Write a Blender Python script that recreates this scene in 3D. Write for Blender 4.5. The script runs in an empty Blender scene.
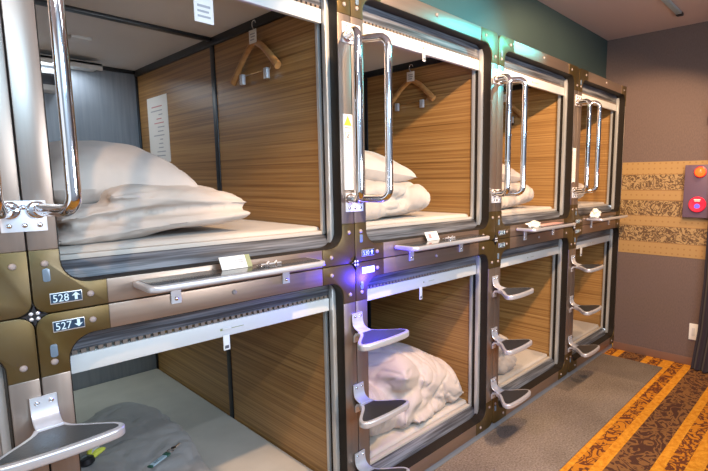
import bpy, bmesh, math, random
from mathutils import Vector, Matrix, noise
random.seed(7)
S = bpy.context.scene
C = S.collection
PI = math.pi

# ------------------------------------------------------------------ materials
MATS = {}
def mat(name, col=(.5, .5, .5), rough=.5, metal=0., spec=.5, emit=None, estr=0., coat=0.):
    m = bpy.data.materials.new(name); m.use_nodes = True
    b = m.node_tree.nodes['Principled BSDF']
    b.inputs['Base Color'].default_value = (*col, 1)
    b.inputs['Roughness'].default_value = rough
    b.inputs['Metallic'].default_value = metal
    b.inputs['Specular IOR Level'].default_value = spec
    b.inputs['Coat Weight'].default_value = coat
    if emit:
        b.inputs['Emission Color'].default_value = (*emit, 1)
        b.inputs['Emission Strength'].default_value = estr
    MATS[name] = m
    return m
class NT:
    def __init__(s, m):
        s.t = m.node_tree; s.b = s.t.nodes['Principled BSDF']
    def n(s, typ, **kw):
        x = s.t.nodes.new(typ)
        for k, v in kw.items(): setattr(x, k, v)
        return x
    def l(s, a, b): s.t.links.new(a, b)
    def pos(s, scale=(1, 1, 1), loc=(0, 0, 0), world=True):
        g = s.n('ShaderNodeNewGeometry') if world else s.n('ShaderNodeTexCoord')
        mp = s.n('ShaderNodeMapping')
        mp.inputs['Scale'].default_value = scale; mp.inputs['Location'].default_value = loc
        s.l(g.outputs['Position' if world else 'Object'], mp.inputs['Vector'])
        return mp.outputs['Vector']
    def noise(s, vec, scale=1., detail=3., rough=.5, dist=0.):
        x = s.n('ShaderNodeTexNoise')
        x.inputs['Scale'].default_value = scale; x.inputs['Detail'].default_value = detail
        x.inputs['Roughness'].default_value = rough; x.inputs['Distortion'].default_value = dist
        s.l(vec, x.inputs['Vector']); return x.outputs['Fac']
    def ramp(s, fac, stops, interp='LINEAR'):
        r = s.n('ShaderNodeValToRGB'); r.color_ramp.interpolation = interp
        e = r.color_ramp.elements
        while len(e) < len(stops): e.new(.5)
        for i, (p, c) in enumerate(stops):
            e[i].position = p; e[i].color = (*c, 1) if len(c) == 3 else c
        s.l(fac, r.inputs['Fac']); return r.outputs['Color']
    def math(s, op, a, b=None, c=None):
        x = s.n('ShaderNodeMath', operation=op)
        for i, v in enumerate((a, b, c)):
            if v is None: continue
            if isinstance(v, (int, float)): x.inputs[i].default_value = v
            else: s.l(v, x.inputs[i])
        return x.outputs[0]
    def mix(s, fac, a, b, blend='MIX'):
        x = s.n('ShaderNodeMix', data_type='RGBA', blend_type=blend)
        for i, v in ((0, fac), (6, a), (7, b)):
            if isinstance(v, (int, float)): x.inputs[i].default_value = v
            elif isinstance(v, tuple): x.inputs[i].default_value = (*v, 1)
            else: s.l(v, x.inputs[i])
        return x.outputs[2]
    def color(s, c): s.l(c, s.b.inputs['Base Color'])
    def bump(s, h, strength=.2, dist=.01):
        x = s.n('ShaderNodeBump'); x.inputs['Strength'].default_value = strength; x.inputs['Distance'].default_value = dist
        s.l(h, x.inputs['Height']); s.l(x.outputs['Normal'], s.b.inputs['Normal'])

# metals
def brushed(name, col, rough, axis, var=.12):
    m = mat(name, col, rough, .78)
    t = NT(m)
    sc = {'x': (2, 90, 90), 'z': (90, 90, 2)}[axis]
    f = t.noise(t.pos(sc), 1., 2)
    t.color(t.ramp(f, [(.3, tuple(c*(1-var) for c in col)), (.7, tuple(min(1, c*(1+var)) for c in col))]))
    t.l(t.math('MULTIPLY_ADD', f, .12, rough-.06), t.b.inputs['Roughness'])
    return m
M_post = brushed('bronze_post', (.345, .28, .24), .34, 'z', .04)
M_beam = brushed('bronze_beam', (.36, .265, .21), .40, 'x', .04)
m = M_corner = mat('cast_bronze', (.22, .155, .07), .38, .68); t = NT(m)
f = t.noise(t.pos((7, 7, 7)), 1., 4)
t.color(t.ramp(f, [(.3, (.125, .080, .022)), (.55, (.140, .098, .042)), (.75, (.155, .118, .068))]))
M_edge = mat('dark_bronze_jamb', (.020, .015, .011), .5, .0, .2)
M_rivet = mat('rivet_metal', (.34, .28, .26), .6, .1)
M_alu = mat('satin_aluminium', (.66, .66, .70), .33, .55)
M_rail = mat('rail_aluminium', (.60, .60, .59), .3, .5)
M_chrome = mat('chrome', (.86, .86, .88), .07, 1.)
M_steel = mat('steel_plate', (.74, .75, .80), .32, .55)
M_black = mat('black_profile', (.018, .02, .024), .35, .2)
M_dark = mat('dark_metal', (.03, .03, .035), .4, .6)
M_white = mat('white_lacquer', (.66, .66, .65), .4)
M_rubber = mat('black_rubber', (.030, .030, .032), .34, 0, .6)
t = NT(M_rubber); t.bump(t.noise(t.pos((260, 260, 260)), 1., 1), .25, .002)
M_tray = mat('smoked_acrylic', (.05, .05, .052), .12, .3, .6)
M_navy = mat('navy_plate', (.018, .045, .09), .35, .2)
M_ice = mat('ice_blue_lettering', (.62, .8, .9), .45)
M_silver = mat('silver_border', (.7, .72, .75), .35, .7)
M_pict = mat('card_white', (.84, .82, .78), .6)
M_ink = mat('print_ink', (.10, .10, .12), .6)
M_greyprint = mat('grey_print', (.40, .40, .43), .6)
M_pink = mat('print_pink', (.62, .25, .25), .6)
M_yellow = mat('sign_yellow', (.85, .60, .04), .5)
M_olive = mat('olive_print', (.30, .31, .16), .6)
M_green = mat('dark_green_tag', (.02, .10, .07), .4)
M_bluetag = mat('pale_blue_tag', (.38, .52, .62), .4)
M_lily = mat('yellow_green_print', (.75, .78, .10), .5)
M_lit = mat('backlit_number_plate', (.2, .25, .9), .4, emit=(.08, .10, 1.), estr=6.)
M_litfield = mat('backlit_field', (.6, .65, 1.), .4, emit=(.42, .50, 1.), estr=3.)
M_litface = mat('backlit_digits', (.8, .9, 1.), .4, emit=(.75, .85, 1.), estr=7.)
M_led = mat('slot_window', (.16, .22, .29), .25, .1)

# veneer of the capsule side walls: grain runs along Y
m = M_wood = mat('striped_veneer', (.3, .17, .08), .38); t = NT(m)
v1 = t.noise(t.pos((1, .4, 80)), 1., 4, .6, .06)
v2 = t.noise(t.pos((1, 1.6, 170)), 1., 2, .5)
v3 = t.noise(t.pos((1, .5, 9)), 1., 2)
f = t.math('ADD', t.math('MULTIPLY', v1, .62), t.math('ADD', t.math('MULTIPLY', v2, .28), t.math('MULTIPLY', v3, .12)))
t.color(t.ramp(f, [(.36, (.19, .088, .026)), (.46, (.32, .162, .052)), (.55, (.43, .235, .080)), (.66, (.52, .31, .12))]))
t.bump(f, .08, .003)
# grey woodgrain laminate around the opening: grain along X
m = M_lam = mat('grey_laminate', (.3, .32, .36), .42, 0, .35); t = NT(m)
v1 = t.noise(t.pos((2.2, 60, 70)), 1., 4, .6, .2); v2 = t.noise(t.pos((5, 150, 200)), 1., 2)
f = t.math('ADD', t.math('MULTIPLY', v1, .7), t.math('MULTIPLY', v2, .3))
t.color(t.ramp(f, [(.40, (.042, .042, .048)), (.5, (.105, .109, .125)), (.60, (.20, .21, .24))]))
M_ceilp = mat('capsule_ceiling', (.70, .69, .69), .5)
M_backp = mat('capsule_back', (.24, .27, .31), .45)
t = NT(M_backp); f = t.noise(t.pos((60, 1, 3)), 1., 2)
t.color(t.ramp(f, [(.3, (.20, .23, .27)), (.7, (.26, .295, .34))]))
def cloth(name, c, var=.05):
    m = mat(name, c, .9, 0, .2); t = NT(m)
    m.node_tree.nodes['Principled BSDF'].inputs['Sheen Weight'].default_value = .15
    f = t.noise(t.pos((9, 9, 9)), 1., 3)
    t.color(t.ramp(f, [(.3, tuple(x*(1-var) for x in c)), (.7, tuple(min(1, x*(1+var)) for x in c))]))
    t.bump(t.noise(t.pos((420, 420, 420)), 1., 1), .12, .001)
    return m
M_duvet = cloth('beige_cotton', (.54, .465, .41))
M_pillow = cloth('cream_cotton', (.57, .50, .45))
M_sheet = cloth('sheet_cotton', (.52, .47, .42))
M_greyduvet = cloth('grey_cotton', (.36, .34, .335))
M_hanger = mat('hanger_wood', (.50, .24, .08), .35)
t = NT(M_hanger); f = t.noise(t.pos((8, 20, 60)), 1., 3); t.color(t.ramp(f, [(.3, (.42, .19, .055)), (.7, (.58, .30, .11))]))

# ------------------------------------------------------------------ mesh helpers
class MB:
    def __init__(s): s.bm = bmesh.new()
    def box(s, x0, x1, y0, y1, z0, z1, bev=0., seg=2):
        r = bmesh.ops.create_cube(s.bm, size=1.)
        for v in r['verts']:
            v.co = Vector((x0+(v.co.x+.5)*(x1-x0), y0+(v.co.y+.5)*(y1-y0), z0+(v.co.z+.5)*(z1-z0)))
        if bev:
            es = list({e for v in r['verts'] for e in v.link_edges})
            bmesh.ops.bevel(s.bm, geom=es, offset=bev, segments=seg, profile=.6, affect='EDGES')
        return s
    def prism(s, pts, axis, a, b, bev=0., seg=2):
        """polygon pts extruded along axis from a to b; pts are the two other coordinates in xyz order"""
        def co(p, d): return {'x': (d, p[0], p[1]), 'y': (p[0], d, p[1]), 'z': (p[0], p[1], d)}[axis]
        va = [s.bm.verts.new(co(p, a)) for p in pts]; vb = [s.bm.verts.new(co(p, b)) for p in pts]
        n = len(pts)
        fs = [s.bm.faces.new(va), s.bm.faces.new(vb[::-1])]
        for i in range(n):
            fs.append(s.bm.faces.new((va[i], vb[i], vb[(i+1) % n], va[(i+1) % n])))
        bmesh.ops.recalc_face_normals(s.bm, faces=fs)
        if bev:
            es = list(fs[0].edges)+list(fs[1].edges)
            bmesh.ops.bevel(s.bm, geom=es, offset=bev, segments=seg, profile=.6, affect='EDGES')
        return s
    def tube(s, pts, r, n=12, caps=True):
        pts = [Vector(p) for p in pts]; rings = []
        rr = r if isinstance(r, (list, tuple)) else [r]*len(pts)
        up = None
        for i, p in enumerate(pts):
            d = ((pts[min(i+1, len(pts)-1)]-p).normalized()+(p-pts[max(i-1, 0)]).normalized())
            d.normalize()
            if up is None:
                up = d.orthogonal().normalized()
            up = (up-d*up.dot(d)).normalized(); sd = d.cross(up)
            rings.append([s.bm.verts.new(p+(up*math.cos(2*PI*k/n)+sd*math.sin(2*PI*k/n))*rr[i]) for k in range(n)])
        fs = []
        for a, b in zip(rings, rings[1:]):
            for k in range(n): fs.append(s.bm.faces.new((a[k], a[(k+1) % n], b[(k+1) % n], b[k])))
        if caps: fs += [s.bm.faces.new(rings[0][::-1]), s.bm.faces.new(rings[-1])]
        bmesh.ops.recalc_face_normals(s.bm, faces=fs)
        return s
    def lathe(s, prof, center=(0, 0, 0), axis='z', n=20):
        """prof: (radius, height) pairs"""
        c = Vector(center); rings = []
        for r, h in prof:
            ring = []
            for k in range(n):
                a = 2*PI*k/n; x, y = r*math.cos(a), r*math.sin(a)
                ring.append(s.bm.verts.new(c+Vector({'z': (x, y, h), 'y': (x, h, y), 'x': (h, x, y)}[axis])))
            rings.append(ring)
        fs = []
        for a, b in zip(rings, rings[1:]):
            for k in range(n): fs.append(s.bm.faces.new((a[k], a[(k+1) % n], b[(k+1) % n], b[k])))
        fs += [s.bm.faces.new(rings[0][::-1]), s.bm.faces.new(rings[-1])]
        bmesh.ops.recalc_face_normals(s.bm, faces=fs)
        return s
    def mesh(s, name, m, smooth=True, angle=40):
        me = bpy.data.meshes.new(name); s.bm.to_mesh(me); s.bm.free()
        me.materials.append(m)
        if smooth:
            me.polygons.foreach_set('use_smooth', [True]*len(me.polygons))
            me.set_sharp_from_angle(angle=math.radians(angle))
        return me
    def build(s, name, m, parent=None, smooth=True, angle=40, loc=None):
        return link(name, s.mesh(name, m, smooth, angle), parent, loc)
def link(name, me, parent=None, loc=None):
    o = bpy.data.objects.new(name, me); C.objects.link(o)
    if parent: o.parent = parent
    if loc: o.location = loc
    return o
def tag(o, label, cat, group=None, kind=None):
    o['label'] = label; o['category'] = cat
    if group: o['group'] = group
    if kind: o['kind'] = kind
    return o
def thing(name, label, cat, loc=(0, 0, 0), rz=0., group=None):
    o = bpy.data.objects.new(name, None); C.objects.link(o)
    o.location = loc; o.rotation_euler = (0, 0, rz); o.empty_display_size = .1
    return tag(o, label, cat, group)
def struct(name, mb, m, **kw):
    o = mb.build(name, m, None, **kw); o['kind'] = 'structure'
    return tag(o, kw.get('label', STRUCT_LABEL.get(name, name.replace('_', ' '))), STRUCT_CAT.get(name, name.split('_')[0]))
STRUCT_LABEL = {}; STRUCT_CAT = {}
def area(name, loc, rot, sx_, sy_, power, col, parent=None):
    l = bpy.data.lights.new(name, 'AREA'); l.shape = 'RECTANGLE'; l.size = sx_; l.size_y = sy_; l.energy = power; l.color = col
    o = bpy.data.objects.new(name, l); C.objects.link(o); o.location = loc; o.rotation_euler = rot
    if parent: o.parent = parent
    return o
def arc(cx, cz, r, a0, a1, n=8):
    return [(cx+r*math.cos(math.radians(a0+(a1-a0)*i/n)), cz+r*math.sin(math.radians(a0+(a1-a0)*i/n))) for i in range(n+1)]
def rrect(x0, x1, z0, z1, r, n=5):
    return (arc(x0+r, z0+r, r, 180, 270, n)+arc(x1-r, z0+r, r, 270, 360, n)+arc(x1-r, z1-r, r, 0, 90, n)+arc(x0+r, z1-r, r, 90, 180, n))
def text_mesh(body, size, ext=.0004):
    cu = bpy.data.curves.new('text', 'FONT'); cu.body = body; cu.size = size; cu.extrude = ext
    cu.align_x = 'LEFT'; cu.resolution_u = 3
    o = bpy.data.objects.new('text', cu); C.objects.link(o)
    dg = bpy.context.evaluated_depsgraph_get(); me = bpy.data.meshes.new_from_object(o.evaluated_get(dg))
    bpy.data.objects.remove(o); bpy.data.curves.remove(cu)
    me.transform(Matrix.Rotation(PI/2, 4, 'X'))          # stands in the XZ plane, readable from -Y
    return me
def curve_pts(pts, n=6):
    """smooth polyline through the points (Catmull-Rom)"""
    P = [Vector(p) for p in pts]; out = []
    for i in range(len(P)-1):
        p0, p1, p2, p3 = P[max(i-1, 0)], P[i], P[i+1], P[min(i+2, len(P)-1)]
        for k in range(n):
            u = k/n
            out.append(.5*((2*p1)+(p2-p0)*u+(2*p0-5*p1+4*p2-p3)*u*u+(3*p1-p0-3*p2+p3)*u**3))
    out.append(P[-1]); return out

# ------------------------------------------------------------------ room shell
XW = 3.905           # end wall
ZC = 2.585           # ceiling
ZS = 1.120           # seam between lower and upper capsules
ZB = .045            # underside of the lower capsules
HM = 1.075           # height of one capsule front
YB = -2.45           # opposite wall
STRUCT_LABEL.update(floor='brown and orange striped patterned carpet of the corridor', ceiling='plain pinkish brown corridor ceiling',
    wall_end='mauve brown papered wall at the end of the corridor', wall_capsule_side='teal painted wall strip above the capsules',
    wall_opposite='pale wall on the other side of the corridor', wall_border='gold wallpaper border with brown scrolls on end wall',
    baseboard_end='brown baseboard along the end wall', trim_1='grey kick board under the lower capsules')
STRUCT_CAT.update(wall_end='wall', wall_capsule_side='wall', wall_opposite='wall', wall_border='wall', trim_1='trim')

# carpet -----------------------------------------------------------------
m = mat('striped_carpet', (.3, .15, .05), .95, 0, .15); t = NT(m)
g = t.n('ShaderNodeNewGeometry'); sx = t.n('ShaderNodeSeparateXYZ'); t.l(g.outputs['Position'], sx.inputs[0])
# one repeat of the stripes is 0.51 m, measured from y = -0.41 towards the corridor
u = t.math('FRACT', t.math('DIVIDE', t.math('ADD', t.math('MULTIPLY', sx.outputs['Y'], -1.), .10), .51))
W, O, D = (1, 0, 0), (0, 1, 0), (0, 0, 1)
band = t.ramp(u, [(0., W), (.147, O), (.294, W), (.402, D), (.745, W), (.843, O)], 'CONSTANT')
sep = t.n('ShaderNodeSeparateColor'); t.l(band, sep.inputs[0])
sw = t.noise(t.pos((12, 14, 1)), 1., 2, .55, 1.6)
scroll = t.ramp(t.math('ABSOLUTE', t.math('SUBTRACT', sw, .5)), [(.05, (1, 1, 1)), (.08, (0, 0, 0))])
sw2 = t.noise(t.pos((9, 10, 1), (4, 2, 0)), 1., 2, .5, 2.2)
scroll2 = t.ramp(t.math('ABSOLUTE', t.math('SUBTRACT', sw2, .5)), [(.05, (1, 1, 1)), (.08, (0, 0, 0))])
fl = t.noise(t.pos((35, 35, 1)), 1., 3)
plain = t.ramp(fl, [(.35, (.62, .22, .014)), (.65, (.80, .36, .035))])
patt = t.mix(scroll, (.60, .22, .018), (.15, .045, .018))
dark = t.mix(scroll2, (.085, .036, .022), (.25, .115, .04))
c = t.mix(sep.outputs[1], plain, patt); c = t.mix(sep.outputs[2], c, dark)
pile = t.noise(t.pos((330, 330, 1)), 1., 2)
c = t.mix(1., c, t.ramp(pile, [(.3, (.72, .72, .72)), (.7, (1.1, 1.1, 1.1))]), 'MULTIPLY')
t.color(c); t.bump(pile, .5, .004)
struct('floor', MB().box(-3.2, XW+.2, YB-.1, 2.3, -.1, 0), m, smooth=False)

m = mat('ceiling_paint', (.60, .45, .41), .8); t = NT(m)
struct('ceiling', MB().box(-3.2, XW+.2, YB-.1, 2.3, ZC, ZC+.1), m, smooth=False)
m = mat('teal_paint', (.085, .15, .145), .55); t = NT(m)
f = t.noise(t.pos((3, 3, 3)), 1., 3); t.color(t.ramp(f, [(.3, (.047, .074, .070)), (.7, (.053, .084, .079))]))
struct('wall_capsule_side', MB().box(-3.2, XW, .17, .25, ZB+2*HM+.004, ZC), m, smooth=False)
m = mat('mauve_wallpaper', (.21, .145, .135), .7); t = NT(m)
f = t.noise(t.pos((1, 150, 60)), 1., 3); t.color(t.ramp(f, [(.3, (.125, .085, .074)), (.7, (.16, .108, .092))])); t.bump(f, .12, .002)
struct('wall_end', MB().box(XW, XW+.1, YB, -.001, 0, ZC).box(XW, XW+.1, -.001, .25, ZB+2*HM+.004, ZC), m, smooth=False)
m = mat('pale_wall_paint', (.42, .50, .58), .6)
struct('wall_opposite', MB().box(-3.2, XW, YB-.1, YB, 0, ZC), m, smooth=False)
m = mat('skirting_brown', (.20, .105, .07), .45)
struct('baseboard_end', MB().box(XW-.012, XW, -1.6, -.001, 0, .062, .003), m)
struct('trim_1', MB().box(-1.0, XW-.001, .012, .05, 0, ZB), mat('kick_grey', (.30, .32, .36), .45, .3), smooth=False)
# gold border on the end wall, its bands live in the paper
m = mat('gold_border_paper', (.6, .4, .15), .5, 0, .4); t = NT(m)
g = t.n('ShaderNodeNewGeometry'); sx = t.n('ShaderNodeSeparateXYZ'); t.l(g.outputs['Position'], sx.inputs[0])
z0, z1 = .846, 1.588
u = t.math('DIVIDE', t.math('SUBTRACT', sx.outputs['Z'], z0), z1-z0)
K, Wt = (0, 0, 0), (1, 1, 1)
band = t.ramp(u, [(0, K), (.14, Wt), (.305, K), (.425, Wt), (.585, K), (.70, Wt), (.86, K)], 'CONSTANT')
line = t.ramp(u, [(0, K), (.13, Wt), (.14, K), (.305, Wt), (.315, K), (.415, Wt), (.425, K), (.585, Wt), (.595, K), (.69, Wt), (.70, K), (.86, Wt), (.87, K)], 'CONSTANT')
sw = t.noise(t.pos((1, 19, 19)), 1., 2, .5, 2.4)
scroll = t.ramp(t.math('ABSOLUTE', t.math('SUBTRACT', sw, .5)), [(.055, (1, 1, 1)), (.075, (0, 0, 0))])
vo = t.n('ShaderNodeTexVoronoi'); vo.inputs['Scale'].default_value = 1.; vo.inputs['Randomness'].default_value = 0.
t.l(t.pos((1, 24, 24), (0, 0, .2)), vo.inputs['Vector'])
dot = t.ramp(vo.outputs['Distance'], [(.16, (1, 1, 1)), (.22, (0, 0, 0))])
gold = t.mix(dot, (.40, .245, .095), (.31, .175, .06))
flo = t.mix(scroll, (.40, .265, .12), (.12, .065, .028))
c = t.mix(band, gold, flo); c = t.mix(line, c, (.30, .165, .06)); t.color(c)
struct('wall_border', MB().box(XW-.003, XW, YB, -.001, z0, z1), m, smooth=False)

# corridor mat ------------------------------------------------------------
m = mat('grey_mat_pile', (.2, .18, .16), .95, 0, .1); t = NT(m)
g = t.n('ShaderNodeNewGeometry'); sx = t.n('ShaderNodeSeparateXYZ'); t.l(g.outputs['Position'], sx.inputs[0])
f = t.noise(t.pos((95, 95, 1)), 1., 4, .75); f2 = t.noise(t.pos((3, 3, 1)), 1., 3)
c = t.ramp(t.math('ADD', t.math('MULTIPLY', f, .75), t.math('MULTIPLY', f2, .25)), [(.38, (.130, .100, .078)), (.62, (.31, .25, .20))])
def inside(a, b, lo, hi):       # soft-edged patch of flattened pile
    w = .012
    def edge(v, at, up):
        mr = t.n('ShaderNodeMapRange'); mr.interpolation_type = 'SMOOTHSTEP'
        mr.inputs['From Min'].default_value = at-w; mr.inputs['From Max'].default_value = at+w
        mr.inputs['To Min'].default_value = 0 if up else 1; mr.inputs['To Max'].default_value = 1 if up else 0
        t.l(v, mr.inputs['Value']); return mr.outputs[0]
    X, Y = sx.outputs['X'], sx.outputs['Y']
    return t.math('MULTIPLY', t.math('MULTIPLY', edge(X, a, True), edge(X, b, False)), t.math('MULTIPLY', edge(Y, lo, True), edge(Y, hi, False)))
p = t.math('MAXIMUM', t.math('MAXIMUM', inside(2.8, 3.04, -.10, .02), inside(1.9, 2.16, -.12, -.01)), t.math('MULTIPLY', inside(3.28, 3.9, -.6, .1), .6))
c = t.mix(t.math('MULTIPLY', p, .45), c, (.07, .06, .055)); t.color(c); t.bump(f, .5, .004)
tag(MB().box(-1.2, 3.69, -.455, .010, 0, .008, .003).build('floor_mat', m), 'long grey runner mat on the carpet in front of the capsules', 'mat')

# ------------------------------------------------------------------ capsule parts (origin at the lower left corner of a capsule front)
HP = .0605           # half post
O0, O1 = HP, 1-HP
ZL, ZH = .066, HM-.066
ARM = .155           # reach of a corner casting
G = .0016
TH = .045
R_IN, R_OUT = .06, .032
def corner_poly():
    # lower left corner casting
    p = arc(G+R_OUT, G+R_OUT, R_OUT, 180, 270, 6)
    p += [(ARM, G), (ARM, ZL)]
    p += arc(O0+R_IN, ZL+R_IN, R_IN, 270, 180, 8)
    p += [(O0, ARM), (G, ARM)]
    return p
CP = corner_poly()
def mirror(p, mx, mz):
    q = [((1-x) if mx else x, (HM-z) if mz else z) for x, z in p]
    return q[::-1] if mx != mz else q
ME = {}
for mx in (0, 1):
    for mz in (0, 1):
        ME['corner', mx, mz] = MB().prism(mirror(CP, mx, mz), 'y', 0, TH, .0022).mesh('corner_plate', M_corner)
for mx in (0, 1):
    x0, x1 = (G, O0) if not mx else (O1, 1-G)
    ME['post', mx] = MB().box(x0, x1, .0015, TH, ARM, HM-ARM, .003).mesh('post', M_post)
for mz in (0, 1):
    z0, z1 = (G, ZL) if not mz else (ZH, HM-G)
    ME['beam', mz] = MB().box(ARM, 1-ARM, .0015, TH, z0, z1, .003).mesh('beam', M_beam)
def dome(r, h): return MB().lathe([(r, 0), (r, -h*.35), (r*.85, -h*.75), (r*.5, -h), (.0005, -h*1.05)], (0, 0, 0), 'y', 14)
ME['rivet'] = dome(.0078, .005).mesh('rivet', M_rivet)
ME['slot'] = MB().prism(rrect(-.0075, .0075, -.016, .016, .005), 'y', -.003, .002, .001).mesh('indicator_window', M_led)
# jamb: the dark inner frame behind the face
def ring_pts(x0, x1, z0, z1, r): return rrect(x0, x1, z0, z1, r, 6)
def ring(mb, outer, inner, y0, y1):
    n = len(outer); bm = mb.bm
    A = [bm.verts.new((x, y0, z)) for x, z in outer]; B = [bm.verts.new((x, y0, z)) for x, z in inner]
    A2 = [bm.verts.new((x, y1, z)) for x, z in outer]; B2 = [bm.verts.new((x, y1, z)) for x, z in inner]
    fs = []
    for i in range(n):
        j = (i+1) % n
        fs += [bm.faces.new((A[i], A[j], B[j], B[i])), bm.faces.new((A2[j], A2[i], B2[i], B2[j])),
               bm.faces.new((B[i], B[j], B2[j], B2[i])), bm.faces.new((A[j], A[i], A2[i], A2[j]))]
    bmesh.ops.recalc_face_normals(bm, faces=fs); return mb
mb = MB(); ring(mb, ring_pts(O0-.012, O1+.012, ZL-.012, ZH+.012, .07), ring_pts(O0+.0006, O1-.0006, ZL+.0006, ZH-.0006, R_IN), TH, TH+.02)
ring(mb, ring_pts(O0-.0005, O1+.0005, ZL-.0005, ZH+.0005, R_IN), ring_pts(O0+.002, O1-.002, ZL+.002, ZH-.002, R_IN), .004, TH+.003)
ME['jamb'] = mb.mesh('jamb', M_edge)
# laminate boards inside the opening (sill and head), slightly bellied
def board(z0, z1, up):
    pts = [(.05, z0), (.11, z0), (.11, z1), (.098, z1)] if up else [(.098, z0), (.11, z0), (.11, z1), (.05, z1)]
    return pts
mb = MB(); mb.prism([(.066, ZL-.002), (.135, ZL-.002), (.135, ZL+.046), (.105, ZL+.046), (.085, ZL+.040), (.070, ZL+.022)], 'x', O0+.003, O1-.003, .003)
ME['sill'] = mb.mesh('sill_board', M_lam)
mb = MB(); mb.prism([(.066, ZH+.002), (.066, ZH-.012), (.074, ZH-.06), (.135, ZH-.06), (.135, ZH+.002)], 'x', O0+.003, O1-.003, .003)
ME['head'] = mb.mesh('head_board', M_lam)
# roller blind: brush strip, bottom bar, two guide rails, pull strap
mb = MB()
for i in range(44):
    x = O0+.02+i*.02
    mb.box(x, x+.012, .071, .08, ZH-.071, ZH-.06)
ME['brush'] = mb.mesh('brush_strip', mat('brush_brown', (.20, .15, .12), .8), smooth=False)
ME['bar'] = MB().box(O0+.004, O1-.022, .066, .086, ZH-.121, ZH-.071, .003).box(.485, .515, .063, .067, ZH-.1, ZH-.092, .001).mesh('blind_bar', M_white)
ME['logo'] = MB().box(.478, .497, .0652, .0662, ZH-.1, ZH-.093).box(.502, .56, .0652, .0662, ZH-.098, ZH-.096).mesh('printed_mark', M_olive, smooth=False)
for mx in (0, 1):
    def fx(a, b): return (a, b) if not mx else (1-b, 1-a)
    xa, xb = fx(O0+.001, O0+(.019 if mx else .008)); xc, xd = fx(O0+.001, O0+.008)
    ME['rail', mx] = MB().box(xa, xb, .049, .072, ZL+.004, ZH-.004, .003).mesh('guide_rail', M_rail)
    ME['groove', mx] = MB().box(xc, xd, .064, .096, ZL+.046, ZH-.06).mesh('blind_groove', M_edge, smooth=False)
    ME['rail2', mx] = MB().box(xa, xb, .096, .112, ZL+.046, ZH-.06, .002).mesh('inner_guide_rail', M_rail)
ME['sillrail'] = MB().box(O0+.02, O1-.02, .10, .122, ZL+.046, ZL+.060, .002).mesh('sill_rail', mat('sill_rail_beige', (.50, .45, .40), .5))
# pod shell
IX0, IX1, IZ0, IZ1, IY = .06, .94, .066, 1.01, 2.0
for mx in (0, 1):
    x0, x1 = (IX1, IX1+.012) if mx else (IX0-.012, IX0)
    ME['side', mx, 0] = MB().box(x0, x1, .112, .945, IZ0, IZ1).mesh('side_panel', M_wood, smooth=False)
    ME['side', mx, 1] = MB().box(x0, x1, .985, IY-.01, IZ0, IZ1).mesh('side_panel', M_wood, smooth=False)
    a, b = (IX1-.006, IX1+.012) if mx else (IX0-.012, IX0+.006)
    ME['divider', mx] = MB().box(a, b, .945, .985, IZ0, IZ1, .004).mesh('divider_strip', M_black)
    ME['topstrip', mx] = MB().box(*((IX1-.014, IX1+.012) if mx else (IX0-.012, IX0+.014)), .112, IY, IZ1-.036, IZ1+.008, .004).mesh('cornice_strip', M_black)
    ME['backstrip', mx] = MB().box(*((IX1-.012, IX1+.004) if mx else (IX0-.004, IX0+.012)), IY-.014, IY, IZ0, IZ1, .003).mesh('corner_strip', M_black)
ME['ceil'] = MB().box(IX0-.012, IX1+.012, .112, IY+.02, IZ1, IZ1+.02).mesh('ceiling_panel', M_ceilp, smooth=False)
ME['ceilrib'] = MB().box(IX0, IX1, .945, .985, IZ1-.014, IZ1+.002, .004).mesh('ceiling_rib', M_black)
ME['backrib'] = MB().box(IX0, IX1, IY-.014, IY, IZ1-.022, IZ1, .003).mesh('back_cornice', M_black)
ME['back'] = MB().box(IX0-.012, IX1+.012, IY, IY+.02, IZ0-.01, IZ1).mesh('back_panel', M_backp, smooth=False)
ME['deck'] = MB().box(IX0-.012, IX1+.012, .112, IY+.02, IZ0-.03, IZ0).mesh('bed_deck', M_edge, smooth=False)
# number plate: border, navy field, digits and arrow
def plate_meshes(num, up, lit=False):
    w, h = .066, .027
    out = [('number_plate', MB().box(0, w, -.0025, .002, 0, h, .001).mesh('number_plate', M_lit if lit else M_silver)),
           ('plate_field', MB().box(.0014, w-.0014, -.0032, -.002, .0028, h-.0014).mesh('plate_field', M_litfield if lit else M_navy, smooth=False))]
    tm = text_mesh(num, .0265); tm.transform(Matrix.Translation((.0045, -.0036, .0050)) @ Matrix.Diagonal((.85, 1, 1, 1)))
    tm.materials.clear(); tm.materials.append(M_litface if lit else M_ice)
    out.append(('digits', tm))
    a = [(.0525, .0240), (.0435, .0150), (.0495, .0160), (.0495, .0055), (.0555, .0055), (.0555, .0160), (.0615, .0150)]
    if not up: a = [(x, .0295-z) for x, z in a][::-1]
    out.append(('arrow', MB().prism(a, 'y', -.0040, -.0032).mesh('arrow', M_litface if lit else M_ice, smooth=False)))
    return out

NUMS = {(0, 1): '528', (0, 0): '527', (1, 1): '530', (1, 0): '529', (2, 1): '532', (2, 0): '531', (3, 1): '534', (3, 0): '533'}
LAB = {(0, 1): 'upper sleeping capsule nearest the camera with 528 and up arrow plate',
       (0, 0): 'lower sleeping capsule nearest the camera with 527 and down arrow plate',
       (1, 1): 'second upper sleeping capsule along the row, above the glowing blue number plate',
       (1, 0): 'second lower sleeping capsule along the row, with glowing blue number plate and big crumpled duvet',
       (2, 1): 'third upper sleeping capsule along the row, its header lit cyan',
       (2, 0): 'third lower sleeping capsule along the row, below the cyan lit one',
       (3, 1): 'farthest upper sleeping capsule, next to the end wall',
       (3, 0): 'farthest lower sleeping capsule, next to the end wall, its mattress bare',
       (-1, 1): 'upper capsule at the left frame edge, only its bluish post showing',
       (-1, 0): 'lower capsule at the left frame edge, only its olive corner and post showing'}
SCX = {3: .966}
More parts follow.
